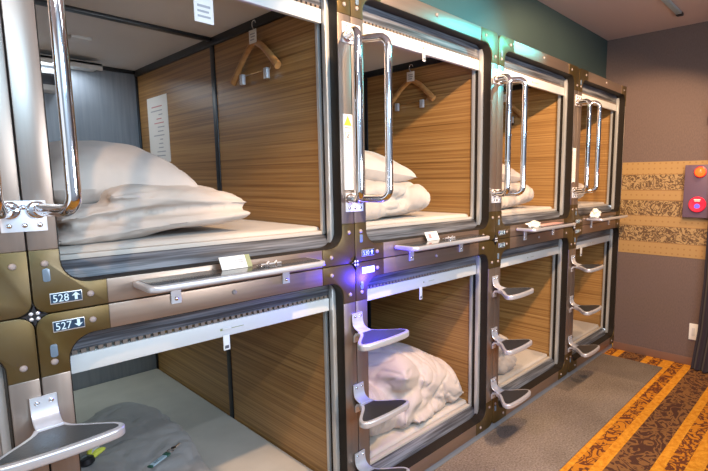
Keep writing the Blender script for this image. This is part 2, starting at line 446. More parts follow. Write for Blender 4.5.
def capsule(k, row):
    r = thing('sleeping_capsule', LAB[k, row], 'capsule', (k, 0, ZB if row == 0 else ZS), 0, 'bronze framed sleeping capsules in two tiers')
    if k in SCX: r.scale = (SCX[k], 1, 1)
    A = lambda n, key, p=None: link(n, ME[key], p or r)
    for mx in (0, 1):
        A('post', ('post', mx))
        for mz in (0, 1):
            c = A('corner_plate', ('corner', mx, mz)); c['label'] = 'olive bronze corner plate'
            for dx, dz in ((.03, .122), (.117, .034)):
                q = link('rivet', ME['rivet'], c); q.location = ((1-dx) if mx else dx, .0, (HM-dz) if mz else dz)
            if not mx:
                q = link('indicator_window', ME['slot'], c); q.location = (.031, 0, (HM-.094) if mz else .094)
    for mz in (0, 1): 
        b = A('beam', ('beam', mz))
        if mz: 
            q = link('rivet', ME['rivet'], b); q.location = (.5, .0015, HM-.030)
    A('jamb', 'jamb'); A('sill_board', 'sill'); A('head_board', 'head')
    br = A('blind_bar', 'bar'); br['label'] = 'white bottom bar of the roller blind'
    link('brush_strip', ME['brush'], r); link('printed_mark', ME['logo'], br)
    for mx in (0, 1): A('guide_rail', ('rail', mx)); A('blind_groove', ('groove', mx)); A('inner_guide_rail', ('rail2', mx))
    A('sill_rail', 'sillrail')
    for mx in (0, 1):
        A('side_panel', ('side', mx, 0)); A('side_panel', ('side', mx, 1))
        A('divider_strip', ('divider', mx)); A('cornice_strip', ('topstrip', mx)); A('corner_strip', ('backstrip', mx))
    A('ceiling_panel', 'ceil'); A('ceiling_rib', 'ceilrib'); A('back_cornice', 'backrib'); A('back_panel', 'back'); A('bed_deck', 'deck')
    if (k, row) in NUMS:
        lit = (k, row) == (1, 0)
        first = None
        for nm, me in plate_meshes(NUMS[k, row], row == 1, lit):
            o = link(nm, me, first or r)
            if first is None:
                o.location = (.033, 0, .0205 if row else HM-.0495); first = o
                o['label'] = 'glowing blue number plate' if lit else 'navy number plate with pale digits'
    return r
CAPS = {}
for k in (-1, 0, 1, 2, 3):
    for row in (0, 1):
        CAPS[k, row] = capsule(k, row)
l = bpy.data.lights.new('plate_glow', 'POINT'); l.energy = 8.; l.color = (.03, .02, 1.); l.shadow_soft_size = .025
o = bpy.data.objects.new('plate_light', l); C.objects.link(o); o.parent = CAPS[1, 0]; o.location = (.075, -.055, HM-.075)

# pull straps on the blinds
def strap(cap, x, ln, w=.018):
    o = MB().box(x-w/2, x+w/2, .060, .063, ZH-.121-ln, ZH-.115, .001).build('pull_tag', M_pict, cap)
    o.rotation_euler = (0, 0, 0); o['label'] = 'white pull tag of the blind'
    MB().box(x-w*.3, x+w*.3, .0592, .0602, ZH-.121-ln+.006, ZH-.121-ln+.016).build('printed_mark', M_ink, o, smooth=False)
strap(CAPS[0, 0], .495, .045, .022); strap(CAPS[1, 1], .48, .034); strap(CAPS[1, 0], .455, .055); strap(CAPS[3, 0], .30, .06, .03)

# inside the nearest upper capsule: lamp shelf, television box, ceiling light, notice
c = CAPS[0, 1]
s_ = MB().box(.07, .70, 1.80, 1.99, .965, .985, .004).box(.07, .70, 1.80, 1.812, .945, .985, .003).build('reading_or_fill_shelf', M_white, c)
area('shelf_light', (.385, 1.89, .962), (0, 0, 0), .5, .06, 4., (.85, .93, 1.), s_)
b_ = MB().box(.40, .512, 1.88, 1.995, .815, .93, .006).build('control_box', M_white, c)
MB().box(.425, .495, 1.874, 1.882, .845, .905, .003).build('box_screen', M_dark, b_)
MB().box(.46, .545, 1.38, 1.44, .996, 1.012, .006).build('ceiling_lamp', M_white, c)

s_ = MB().box(.07, .70, 1.80, 1.99, .965, .985, .004).build('reading_or_fill_shelf', M_white, CAPS[0, 0])  # unseen shelf with a fill light, added to brighten the lower bed
area('shelf_light', (.385, 1.89, .962), (-.35, 0, 0), .5, .08, 4.2, (.72, .95, 1.), s_)

# chrome grab handles, one pair per post
def fillet(P0, P1, P2, r, n=7):
    a = (P0-P1).normalized(); b = (P2-P1).normalized(); ang = a.angle(b); d = r/math.tan(ang/2)
    s, e = P1+a*d, P1+b*d; cc = P1+(a+b).normalized()*(r/math.sin(ang/2)); out = []
    for i in range(n+1):
        u = i/n; v = (s-cc).lerp(e-cc, u).normalized()*r; out.append(cc+v)
    return out
def handle_bar(sx, dx, dy, zb, zt):
    foot = sx*.025
    a0 = Vector((foot, .002, zb)); b0 = Vector((dx, -dy, zb)); b1 = Vector((dx, -dy, zt)); a1 = Vector((foot, .002, zt))
    return [a0]+fillet(a0, b0, b1, .036)+fillet(b0, b1, a1, .036)+[a1]
plate_me = MB().box(-.043, .043, -.004, .002, -.036, .036, .0015).mesh('mounting_plate', mat('bright_plate', (.84, .85, .90), .35, .2))
screw_me = dome(.006, .004).mesh('screw', M_chrome)
ferr_me = MB().lathe([(.021, .0), (.021, -.006), (.018, -.010), (.0155, -.011)], (0, 0, 0), 'y', 16).mesh('ferrule', M_chrome)
HL = ['pair of chrome grab bars on the nearest post, left of pillow above number 528', 'pair of chrome grab bars on the post with the yellow triangle warning label',
      'pair of chrome grab bars on the cyan lit post', 'pair of chrome grab bars farthest along the row']
for k in range(4):
    h = thing('grab_handle', HL[k], 'handle', (k, 0, 0), 0, 'chrome grab handles on the posts')
    zb, zt = 1.371, 1.962
    MB().tube(handle_bar(1, .075, .118, zb, zt), .0150, 14).build('grab_bar', M_chrome, h)
    MB().tube(handle_bar(-1, -.06, .105, zb, zt), .0150, 14).build('grab_bar', M_chrome, h)
    for z in (1.357, 1.976):
        p = link('mounting_plate', plate_me, h); p.location = (0, 0, z)
        dz = -.021 if z < 1.6 else .021
        for x in (-.028, 0, .028):
            s_ = link('screw', screw_me, p); s_.location = (x, -.004, dz)
        s_ = link('screw', screw_me, p); s_.location = (0, -.004, -dz)
        for x in (-.025, .025):
            f_ = link('ferrule', ferr_me, h); f_.location = (x, -.003, zb if z < 1.6 else zt)

# foot steps -----------------------------------------------------------------
def step_outline(sc=1., off=0.):
    half = [(0, -.192), (.05, -.190), (.092, -.186), (.112, -.180), (.122, -.170), (.124, -.156), (.117, -.140), (.103, -.125), (.082, -.106), (.06, -.087), (.041, -.066), (.030, -.040)]
    half = [(x, y) for x, y in half]
    pts = [tuple(v) [:2] for v in curve_pts([(x, y, 0) for x, y in half], 4)]
    return pts+[(-x, y) for x, y in pts[::-1] if x > 1e-6]
def inset(pts, d):
    n = len(pts); out = []
    for i in range(n):
        a, b, c_ = Vector(pts[i-1]), Vector(pts[i]), Vector(pts[(i+1) % n])
        e = (c_-a).normalized(); out.append(tuple(b+Vector((-e.y, e.x))*d))
    return out
SO = step_outline()
tread_me = MB().prism(SO, 'z', -.024, 0, .006, 3).mesh('tread', M_alu, angle=50)
SI = [p for p in inset(SO, .013) if p[1] < -.062]
pad_me = MB().prism(SI, 'z', -.002, .0016, .0008, 1).mesh('rubber_pad', M_rubber)
prof = curve_pts([(-.002, .064), (-.003, .036), (-.010, .014), (-.028, .001), (-.05, -.003)], 5)
mb = MB()
pf = [(v.x, v.y) for v in [Vector((p[0], p[1])) for p in prof]]
back = []
for i, p in enumerate(pf):
    a = Vector(pf[max(i-1, 0)]); b = Vector(pf[min(i+1, len(pf)-1)]); d = (b-a).normalized(); nrm = Vector((-d.y, d.x))
    q = Vector(p)-nrm*.005; back.append((q.x, q.y))
sec = pf+back[::-1]
mb.prism(sec, 'x', -.027, .027, .0012, 1)
mb.prism([(-.005, -.055), (0.0, -.055), (0.0, -.028), (-.012, -.014), (-.045, -.012), (-.045, -.020), (-.018, -.024), (-.006, -.034)], 'x', -.018, .018, .001, 1)
brk_me = mb.mesh('bracket', M_steel)
STEP = [(0, .858, 'foot step nearest the camera, largest, below number 527'),
        (1, .856, 'top foot step on the post under the glowing plate, tinted blue'),
        (1, .562, 'second foot step down on the post under the glowing plate'),
        (1, .268, 'lowest foot step on the post under the glowing plate, at the bottom edge'),
        (2, .856, 'top foot step on the third post, highest one in the third lower opening'),
        (2, .562, 'middle foot step on the third post, beside the small bedding'),
        (2, .268, 'lowest foot step on the third post, close above the grey mat'),
        (3, .856, 'top foot step on the farthest post, nearest the end wall'),
        (3, .562, 'middle foot step on the farthest post, before the bare mattress'),
        (3, .268, 'lowest foot step on the farthest post, near the patterned carpet')]
for k, z, lab in STEP:
    s_ = thing('foot_step', lab, 'step', (k, 0, z), 0, 'aluminium foot steps on the posts')
    tr = link('tread', tread_me, s_); link('rubber_pad', pad_me, s_)['label'] = 'dark rubber pad'
    b_ = link('bracket', brk_me, s_)
    for x in (-.014, .014):
        q = link('screw', screw_me, b_); q.location = (x, -.0072, .050)

# tray shelves on the middle beam ---------------------------------------------
x0, x1 = .215, .775
def tray_outline(d=0):
    r = .028-d*.6
    return arc(x0+d+r, -.124+d+r, r, 180, 270, 6)+arc(x1-d-r, -.124+d+r, r, 270, 360, 6)+[(x1-d, -.004-d*.4), (x0+d, -.004-d*.4)]
tray_me = MB().prism(tray_outline(), 'z', -.018, 0, .006, 3).mesh('tray_rim', M_alu, angle=50)
inlay_me = MB().prism(tray_outline(.013), 'z', -.002, .0012).mesh('tray_inlay', M_tray)
tb_me = MB().prism([(0.001, -.081), (0.001, -.004), (-.08, -.014), (-.08, -.020), (-.005, -.030), (-.004, -.081)], 'x', -.014, .014, .001, 1).mesh('bracket', M_steel)
TL = ['tray shelf with white and olive key card below capsule 528', 'tray shelf with blue lit end, above the glowing number plate', 'tray shelf below the third upper capsule, crumpled paper on it', 'shortest looking tray shelf, beside the end wall']
for k in range(4):
    s_ = thing('tray_shelf', TL[k], 'shelf', (k, 0, 1.170), 0, 'aluminium tray shelves on the middle beam')
    if k in SCX: s_.scale = (SCX[k], 1, 1)
    link('tray_rim', tray_me, s_); link('tray_inlay', inlay_me, s_)['label'] = 'dark glossy inlay of the tray'
    for x in (.323, .686):
        b_ = link('bracket', tb_me, s_); b_.location = (x, 0, 0)
        q = link('screw', screw_me, b_); q.location = (0, -.004, -.067)

# things on the shelves: key cards, paper
def key_card(label, loc, w, h, lean, olive, rz=0., pic=False):
    k = thing('key_card', label, 'key card', loc, rz, 'key cards and papers on the tray shelves')
    c = MB().box(0, w, -.001, .001, 0, h, .0006).build('card', M_pict, k); c.rotation_euler = (-lean, 0, 0)
    if olive: MB().box(w*.84, w, -.0016, -.0008, 0, h).build('printed_band', M_olive, c, smooth=False)
    if olive: MB().box(w*.48, w*.8, -.0014, -.0008, h*.62, h*.66).box(w*.48, w*.76, -.0014, -.0008, h*.46, h*.5).build('printed_line', M_ink, c, smooth=False)
    if pic: MB().box(w*.2, w*.42, -.0016, -.0008, h*.25, h*.75).build('printed_picture', M_pink, c, smooth=False)
    r = MB(); n = 18
    ringp = [(w+.018+.012*math.cos(2*PI*i/n), -.018+.012*math.sin(2*PI*i/n), .003) for i in range(n+1)]
    r.tube(ringp, .0016, 6, False); r.build('key_ring', M_chrome, k)
    g = MB()
    for i in range(5):
        a = w+.024+i*.014
        g.tube([(a, -.012-.006*(i % 2), .003), (a+.012, -.018+.006*(i % 2), .010 if i % 2 else .004)], .003, 6)
    g.build('key_chain', M_steel, k)
    ky = MB().lathe([(.004, 0), (.009, .001), (.009, .003), (.004, .004)], (w+.03, -.036, .002), 'z', 12).box(w+.028, w+.034, -.07, -.036, .003, .005).build('key', M_chrome, k)
    return k
key_card('white key card with olive edge leaning on the nearest tray shelf', (.445, -.040, 1.1718), .098, .042, .5, True)
key_card('white key card with small red picture on the second tray shelf', (1.395, -.034, 1.1718), .085, .042, .5, False, pic=True)
def crumple(label, loc, w, d, h, seed, m):
    bm = bmesh.new(); bmesh.ops.create_icosphere(bm, subdivisions=3, radius=1)
    for v in bm.verts:
        n_ = noise.noise(v.co*1.7+Vector((seed, 0, 0)))*.5+noise.noise(v.co*4+Vector((0, seed, 0)))*.25
        v.co *= 1+n_
        v.co = Vector((v.co.x*w/2, v.co.y*d/2, max(0, (v.co.z*.8+.45))*h))
    mb = MB(); mb.bm.free(); mb.bm = bm
    o = mb.build('crumpled_paper', m, None, angle=25, loc=loc)
    return tag(o, label, 'paper', 'key cards and papers on the tray shelves')
crumple('crumpled white paper on the third tray shelf', (2.34, -.045, 1.1718), .15, .05, .024, 3, M_pict)
tag(MB().box(0, .28, -.03, .03, 0, .003, .001).build('paper_slip', mat('pink_paper', (.72, .42, .38), .6), None, loc=(2.40, -.045, 1.1718)), 'pinkish paper slip lying on the third tray shelf', 'paper', 'key cards and papers on the tray shelves')
crumple('crumpled white paper on the tray shelf beside the end wall', (3.25, -.05, 1.1718), .12, .06, .05, 8, M_pict)

# frame connectors where four capsules meet
star_me = MB().prism([(.026*math.cos(a*PI/8)*(1 if a % 4 == 0 else .5), .026*math.sin(a*PI/8)*(1 if a % 4 == 0 else .5)) for a in range(16)], 'y', -.006, .02, .001, 1).mesh('star_plate', M_dark)
cs_me = dome(.0045, .003).mesh('screw', M_steel)
CL = ['small star shaped connector with four screws left of number 527', 'small star shaped connector beside the glowing blue plate', 'small star shaped connector on the third post', 'small star shaped connector on the farthest post']
for k in range(4):
    c_ = thing('frame_connector', CL[k], 'connector', (k, 0, ZS), 0, 'star connectors between four capsules')
    sp = link('star_plate', star_me, c_)
    for a, b in ((1, 1), (1, -1), (-1, 1), (-1, -1)):
        q = link('screw', cs_me, sp); q.location = (a*.0065, -.006, b*.0065)

# warning labels stuck on the posts (parts of the capsule whose post carries them)
def warn(cap, x, w, z0, z1, rows, tri=True):
    l_ = MB().box(x, x+w, -.0016, .0016, z0, z1).build('warning_label', M_pict, cap, smooth=False)
    l_['label'] = 'white warning label with black print'
    h = z1-z0
    if tri:
        MB().prism([(x+w*.08, z1-w*.95), (x+w*.92, z1-w*.95), (x+w*.5, z1-w*.12)], 'y', -.0024, -.0014).build('yellow_triangle', M_yellow, l_, smooth=False)
        e = MB(); zq = z1-w*2.1; q = w*.62; a = x+w*.19
        for b in ((a, a+q, zq, zq+.0018), (a, a+q, zq+q-.0018, zq+q), (a, a+.0018, zq, zq+q), (a+q-.0018, a+q, zq, zq+q)): e.box(b[0], b[1], -.0022, -.0014, b[2], b[3])
        e.prism([(a+q*.2, zq+q*.15), (a+q*.35, zq+q*.15), (a+q*.8, zq+q*.75), (a+q*.65, zq+q*.8)], 'y', -.0022, -.0014)
        e.prism([(a+q*.55, zq+q*.15), (a+q*.7, zq+q*.15), (a+q*.45, zq+q*.55), (a+q*.35, zq+q*.5)], 'y', -.0022, -.0014)
        e.build('pictogram', M_ink, l_, smooth=False)
        MB().box(x+w*.15, x+w*.85, -.0022, -.0014, z1-w*1.18, z1-w*1.08).build('heading', M_pink, l_, smooth=False)
    e = MB(); top = z1-(w*2.4 if tri else h*.1)
    for ci in range(rows):
        cx_ = x+w*(.2+.6*ci/max(1, rows-1)); z = top
        while z > z0+h*.08+random.random()*h*.12:
            s_ = w*.11
            e.box(cx_-s_/2, cx_+s_/2, -.0022, -.0014, z-s_*.9, z-s_*.55).box(cx_-s_*.1, cx_+s_*.15, -.0022, -.0014, z-s_, z)
            z -= s_*1.5
    e.build('vertical_writing', M_ink, l_, smooth=False)
warn(CAPS[0, 1], .953, .044, 1.405-ZS, 1.685-ZS, 4)
warn(CAPS[2, 1], .945, .046, 1.43-ZS, 1.66-ZS, 3, False)

# notice on the side wall of the nearest upper capsule
n_ = MB().box(.9375, .9405, 1.551, 1.851, 1.556-ZS, 1.942-ZS).build('notice_sheet', M_pict, CAPS[0, 1], smooth=False); n_['label'] = 'white printed notice sheet'
e = MB(); e2 = MB()
for i in range(13):
    z = 1.88-i*.024; a = 1.60+random.random()*.05; b = 1.80-random.random()*.12
    (e2 if i in (0, 3, 4) else e).box(.9366, .9378, a, b, z-ZS, z-ZS+.0055)
e.build('printed_lines', M_greyprint, n_, smooth=False); e2.build('red_lines', M_pink, n_, smooth=False)
# tag hung under the ceiling of the nearest upper capsule
t_ = MB().box(.47, .53, .10, .1015, .80, .885, .0005).build('hanging_card', M_pict, CAPS[0, 1])
MB().box(.48, .52, .099, .1002, .845, .852).box(.48, .515, .099, .1002, .83, .836).box(.48, .52, .099, .1002, .815, .821).build('printed_lines', M_greyprint, t_, smooth=False)

# hangers -------------------------------------------------------------------
def hanger(label, x, y, zhook, rx=0.):
    h = thing('coat_hanger', label, 'hanger', (x, y, zhook), 0, 'wooden coat hangers on the capsule walls')
    # frame lies along Y, against the wall
    body = [(0, -.175, -.205), (0, -.13, -.165), (0, -.07, -.115), (0, -.02, -.088), (0, 0, -.084), (0, .02, -.088), (0, .07, -.115), (0, .14, -.172), (0, .20, -.225)]
    P = curve_pts(body, 5); L = len(P)
    mb = MB(); rings = []
    for i, p in enumerate(P):
        d = (P[min(i+1, L-1)]-P[max(i-1, 0)]).normalized(); nrm = Vector((0, -d.z, d.y)); u = abs(i/(L-1)-.5)*2
        hh = .012+.006*u; tt = .008+.006*u*u
        ring_ = [mb.bm.verts.new(p+nrm*hh*math.sin(a)+Vector((1, 0, 0))*tt*math.cos(a)) for a in [2*PI*j/12 for j in range(12)]]
        rings.append(ring_)
    for a, b in zip(rings, rings[1:]):
        for j in range(12): mb.bm.faces.new((a[j], a[(j+1) % 12], b[(j+1) % 12], b[j]))
    mb.bm.faces.new(rings[0][::-1]); mb.bm.faces.new(rings[-1])
    bmesh.ops.recalc_face_normals(mb.bm, faces=mb.bm.faces)
    mb.build('wooden_arm', M_hanger, h, angle=60)
    MB().tube(curve_pts([(0, 0, -.080), (0, 0, -.035), (0, .012, -.016), (0, .010, .002), (0, -.008, .006), (0, -.016, -.006)], 5), .0022, 8).build('hook', M_chrome, h)
    MB().tube([(0, -.12, -.208), (0, .14, -.210)], .0018, 6).tube([(0, -.12, -.208), (0, -.125, -.165)], .0015, 6).tube([(0, .14, -.21), (0, .142, -.17)], .0015, 6).build('clip_rail', M_chrome, h)
    for y_ in (-.085, .115):
        MB().box(-.008, .008, y_-.013, y_+.013, -.245, -.20, .003).build('clip', M_steel, h)
    cd = MB().box(-.012, -.010, -.036, .022, -.09, -.035, .0005).build('paper_tag', M_pict, h)
    MB().box(-.0128, -.0118, -.026, .012, -.055, -.05).box(-.0128, -.0118, -.026, .008, -.066, -.061).box(-.0128, -.0118, -.02, .012, -.078, -.073).build('printed_lines', M_greyprint, cd, smooth=False)
    return h
hanger('wooden coat hanger with two metal clips in the nearest upper capsule', .918, .535, 2.112)
hanger('wooden coat hanger seen through the second upper capsule opening', 1.918, .545, 2.104)
hanger('dim wooden hanger high inside the third upper capsule', 2.918, .55, 2.104)
# dark round knob on the wall of the third upper capsule
MB().lathe([(.03, 0), (.03, -.02), (.022, -.032), (.002, -.034)], (.94, .485, 1.871-ZS), 'x', 20).build('wall_knob', M_dark, CAPS[2, 1])

# ------------------------------------------------------------------ bedding
def lens(mb, c, w, d, h, rot, seed, e=2.6, nx=40, ny=32):
    """cushion shaped lobe with pinched edges"""
    bm = mb.bm; R = Matrix.Rotation(rot[2], 3, 'Z') @ Matrix.Rotation(rot[1], 3, 'Y') @ Matrix.Rotation(rot[0], 3, 'X'); lay = {}
    for sgn in (1, -1):
        for i in range(nx+1):
            for j in range(ny+1):
                if sgn < 0 and (i in (0, nx) or j in (0, ny)): lay[sgn, i, j] = lay[1, i, j]; continue
                a, b = i/nx*2-1, j/ny*2-1
                k = max(0, (1-abs(a)**e)*(1-abs(b)**e))**.55
                q = Vector((a*(1-.05*(1-b*b))*w/2, b*(1-.05*(1-a*a))*d/2, sgn*k*h/2))
                q.z += (noise.noise(Vector((a*1.5+seed, b*1.5, sgn)))*.012)*k*sgn
                lay[sgn, i, j] = bm.verts.new(Vector(c)+R @ q)
    for sgn in (1, -1):
        for i in range(nx):
            for j in range(ny):
                f_ = [lay[sgn, i, j], lay[sgn, i+1, j], lay[sgn, i+1, j+1], lay[sgn, i, j+1]]
                bm.faces.new(f_ if sgn > 0 else f_[::-1])
    return mb
def remeshed(mb, vox=.012, smooth=6):
    me = mb.mesh('tmp', M_duvet); o = bpy.data.objects.new('tmp', me); C.objects.link(o)
    r = o.modifiers.new('r', 'REMESH'); r.mode = 'VOXEL'; r.voxel_size = vox
    s_ = o.modifiers.new('s', 'SMOOTH'); s_.iterations = smooth; s_.factor = .6
    dg = bpy.context.evaluated_depsgraph_get(); out = bpy.data.meshes.new_from_object(o.evaluated_get(dg))
    bpy.data.objects.remove(o); return out
def lobe(mb, c, s, e=2.6, rot=(0, 0, 0), n=28, pinch=0.):
    """superellipsoid lobe"""
    R = Matrix.Rotation(rot[2], 3, 'Z') @ Matrix.Rotation(rot[1], 3, 'Y') @ Matrix.Rotation(rot[0], 3, 'X')
    r = bmesh.ops.create_uvsphere(mb.bm, u_segments=n, v_segments=n//2, radius=1)
    for v in r['verts']:
        d = v.co.normalized(); k = (abs(d.x)**e+abs(d.y)**e+abs(d.z)**e)**(-1/e); q = d*k
        v.co = Vector(c)+R @ Vector((q.x*s[0], q.y*s[1], q.z*s[2]))
    return mb
def wrinkle(me, seed, amp=.008, crease=.010, floor=None, dirs=(1, 1, 1), freq=1.):
    sv = Vector((seed*3.1, seed*1.7, seed*.9)); D = Vector(dirs)
    ns = [v.normal.copy() for v in me.vertices]
    for v, n in zip(me.vertices, ns):
        p = Vector((v.co.x*D.x, v.co.y*D.y, v.co.z*D.z))*freq
        w = noise.noise(p*4+sv); warp = noise.noise_vector(p*5+sv)*.10
        a = noise.noise((p+warp)*7+sv*2); b = noise.noise((p+warp*1.4)*13-sv)
        h = amp*(w*1.2+.5*b)-crease*math.exp(-(a/.10)**2)-crease*.45*math.exp(-(b/.10)**2)
        v.co = v.co+n*h
        if floor is not None and v.co.z < floor: v.co.z = floor
def bedding(name, me, m, label, cat, group):
    me.name = name; me.materials.clear(); me.materials.append(m)
    me.polygons.foreach_set('use_smooth', [True]*len(me.polygons))
    return tag(link(name, me), label, cat, group)
def pillow(label, c, w, d, h, rot, seed, m=M_pillow, nx=44, ny=34, bend=0.):
    bm = bmesh.new(); R = Matrix.Rotation(rot[2], 3, 'Z') @ Matrix.Rotation(rot[1], 3, 'Y') @ Matrix.Rotation(rot[0], 3, 'X')
    lay = {}
    for sgn in (1, -1):
        for i in range(nx+1):
            for j in range(ny+1):
                if sgn < 0 and (i in (0, nx) or j in (0, ny)): lay[sgn, i, j] = lay[1, i, j]; continue
                s_, t_ = i/nx*2-1, j/ny*2-1
                px_ = s_*(1-.07*(1-t_*t_)); py_ = t_*(1-.09*(1-s_*s_))
                k = ((1-abs(s_)**2.6)*(1-abs(t_)**2.6))
                z = sgn*(max(0, k)**.52)
                q = Vector((px_*w/2, py_*d/2, z*h/2))
                nn = noise.noise(Vector((s_*1.6+seed, t_*1.6, sgn)))*.008+noise.noise(Vector((s_*4, t_*4+seed, sgn)))*.004
                edge = max(abs(s_), abs(t_))**3
                nn += -.006*math.exp(-(noise.noise(Vector((s_*2.5+seed, t_*2.5-seed, sgn*3)))/.08)**2)*edge*2*.6
                q.z += sgn*nn*(0 if k <= 0 else 1)
                q.z -= bend*(s_*s_)
                lay[sgn, i, j] = bm.verts.new(Vector(c)+R @ q)
    for sgn in (1, -1):
        for i in range(nx):
            for j in range(ny):
                f_ = [lay[sgn, i, j], lay[sgn, i+1, j], lay[sgn, i+1, j+1], lay[sgn, i, j+1]]
                bm.faces.new(f_ if sgn > 0 else f_[::-1])
    mb = MB(); mb.bm.free(); mb.bm = bm
    return bedding('pillow', mb.mesh('pillow', m), m, label, 'pillow', 'pillows on the capsule beds')

ZM = .141            # mattress top above a capsule's origin
def mattress(k, row, label):
    z = ZB if row == 0 else ZS
    sx_ = SCX.get(k, 1)
    y0 = .128
    o = MB().box(.062*sx_, .937*sx_, y0, 1.995, IZ0+.002, ZM, .022, 4).build('mattress', M_sheet, None, angle=60, loc=(k, 0, z))
    tag(o, label, 'mattress', 'cream sheeted mattresses in the capsules')
ML = {(0, 1): 'cream sheeted mattress under the large pillow in the nearest upper capsule', (0, 0): 'wide greyish mattress in the nearest lower capsule, a lit patch at its front',
      (1, 1): 'cream mattress under pillow and rolled duvet in the second upper capsule', (1, 0): 'cream mattress under the big crumpled duvet',
      (2, 1): 'cream mattress in the third upper capsule behind the two far grab bars', (2, 0): 'cream mattress in the third lower capsule, with little bedding in view',
      (3, 1): 'narrow looking mattress in the farthest upper capsule', (3, 0): 'bare peach lit mattress in the farthest lower capsule'}
for (k, row), lab in ML.items(): mattress(k, row, lab)
ZU, ZLo = ZS+ZM, ZB+ZM

GD = 'beige duvets on the capsule beds'
# nearest upper capsule: duvet folded in two thick layers that meet in a pointed fold on the right
mb = MB()
lens(mb, (.365, .44, ZU+.040), .585, .60, .080, (0, -.09, .02), 1.1, 7)
lens(mb, (.435, .46, ZU+.117), .45, .60, .105, (0, .07, .02), 2.1, 5)
lens(mb, (.245, .42, ZU+.095), .34, .52, .055, (0, -.16, .06), 3.1, 5)
me = remeshed(mb, .0075, 1); wrinkle(me, 2.3, .004, .0060, ZU+.001, (.6, .8, 1.7))
bedding('duvet', me, M_duvet, 'beige duvet folded double in the nearest upper capsule, under the pillow', 'duvet', GD)
pillow('large cream pillow on the folded duvet in the nearest upper capsule', (.292, .47, ZU+.200), .45, .50, .215, (.20, .0, .03), 1.2)

def upper_set(k, dx, lp, ld, seed, w=1.):
    mb = MB()
    lobe(mb, (k+.30+dx, .42, ZU+.052), (.285*w, .28, .056), 2.8)
    lobe(mb, (k+.31+dx, .42, ZU+.135), (.285*w, .27, .05), 2.6, (0, .05, 0))
    lobe(mb, (k+.505+dx, .36, ZU+.095), (.12*w, .25, .088), 2.3, (0, 0, .1))
    lobe(mb, (k+.20+dx, .20, ZU+.045), (.13*w, .07, .045), 2.3, (0, 0, .0))
    lobe(mb, (k+.20+dx, .20, ZU+.12), (.13*w, .06, .04), 2.3, (0, 0, .0))
    me = remeshed(mb, .011, 4); wrinkle(me, seed, .009, .010, ZU+.001, (1, 1, 1))
    bedding('duvet', me, M_duvet, ld, 'duvet', GD)
    pillow(lp, (k+.32+dx, .42, ZU+.250), .54*w, .44, .17, (.12, .12, -.08), seed+.4)
upper_set(1, .035, 'cream pillow with pointed corner on the rolled duvet, second upper capsule', 'cream duvet rolled beneath the pillow in the second upper capsule', 4.7, .90)
upper_set(2, .08, 'small looking pillow in the third upper capsule, behind the far bars', 'duvet beneath the pillow in the third upper capsule', 6.1, 1.02)
upper_set(3, -.06, 'tiny sliver of pillow in the farthest upper capsule', 'tiny sliver of duvet in the farthest upper capsule', 7.9, .62)

# second lower capsule: big crumpled duvet
mb = MB()
Z0 = ZLo
lens(mb, (1.26, .42, Z0+.13), .42, .58, .28, (.1, .30, .30), 1.7, 3.4)
lens(mb, (1.54, .46, Z0+.205), .50, .62, .29, (-.1, .25, .28), 5.7, 3.6)
lens(mb, (1.74, .40, Z0+.155), .34, .56, .27, (0, .45, -.10), 8.7, 3.8)
lens(mb, (1.83, .30, Z0+.075), .20, .36, .17, (0, .2, -.15), 2.7, 3.8)
lens(mb, (1.53, .25, Z0+.10), .30, .24, .24, (.5, .1, .25), 3.3, 3.4)
lens(mb, (1.66, .21, Z0+.035), .38, .16, .08, (.1, .05, .22), 6.3, 3.4)
me = remeshed(mb, .0080, 2); wrinkle(me, 9.2, .007, .015, Z0+.001, (1.4, .7, .9), .66)
bedding('duvet', me, M_duvet, 'big crumpled beige duvet heaped in the second lower capsule', 'duvet', GD)
# third lower capsule
mb = MB()
lobe(mb, (2.30, .42, Z0+.10), (.24, .26, .12), 2.4)
lobe(mb, (2.36, .34, Z0+.19), (.17, .20, .08), 2.3, (0, .2, .2))
lobe(mb, (2.46, .24, Z0+.05), (.15, .10, .06), 2.3, (0, 0, .2))
me = remeshed(mb, .011, 3); wrinkle(me, 5.5, .010, .012, Z0+.001)
bedding('duvet', me, M_duvet, 'small heap of beige duvet behind the steps in the third lower capsule', 'duvet', GD)
# nearest lower capsule: duvet folded on the left
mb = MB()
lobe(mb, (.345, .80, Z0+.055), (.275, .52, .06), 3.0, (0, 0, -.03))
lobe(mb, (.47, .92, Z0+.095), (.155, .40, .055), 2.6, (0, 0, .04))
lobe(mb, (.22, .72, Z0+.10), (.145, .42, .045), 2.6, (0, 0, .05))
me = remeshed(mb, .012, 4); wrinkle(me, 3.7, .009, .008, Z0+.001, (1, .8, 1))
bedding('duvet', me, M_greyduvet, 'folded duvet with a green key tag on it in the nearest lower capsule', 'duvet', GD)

# key tag lying on that duvet, and the small yellow and white packet
kt = thing('key_tag', 'pale blue key tag with dark green end and steel ring, on the lower duvet', 'key tag', (.42, .525, Z0+.158), .5)
MB().box(-.048, .03, -.010, .010, 0, .007, .002).build('tag_body', M_bluetag, kt)['label'] = 'pale blue tag with lettering'
MB().box(.028, .048, -.012, .012, -.001, .009, .002).build('tag_end', M_green, kt)
MB().box(-.052, -.042, -.0102, .0102, -.0002, .0075, .002).build('tag_end', M_green, kt)
tm = text_mesh('527', .015); tm.transform(Matrix.Rotation(-PI/2, 4, 'X')); tm.materials.clear(); tm.materials.append(M_ink)
o = link('tag_lettering', tm, kt); o.location = (-.028, -.005, .0074)
MB().tube([(.058+.012*math.cos(2*PI*i/18), .012*math.sin(2*PI*i/18), .008) for i in range(19)], .0016, 6, False).build('key_ring', M_chrome, kt)
MB().lathe([(.010, 0), (.010, .003)], (.082, .004, .005), 'z', 12).box(.088, .118, .001, .007, .005, .008).build('key', M_chrome, kt)
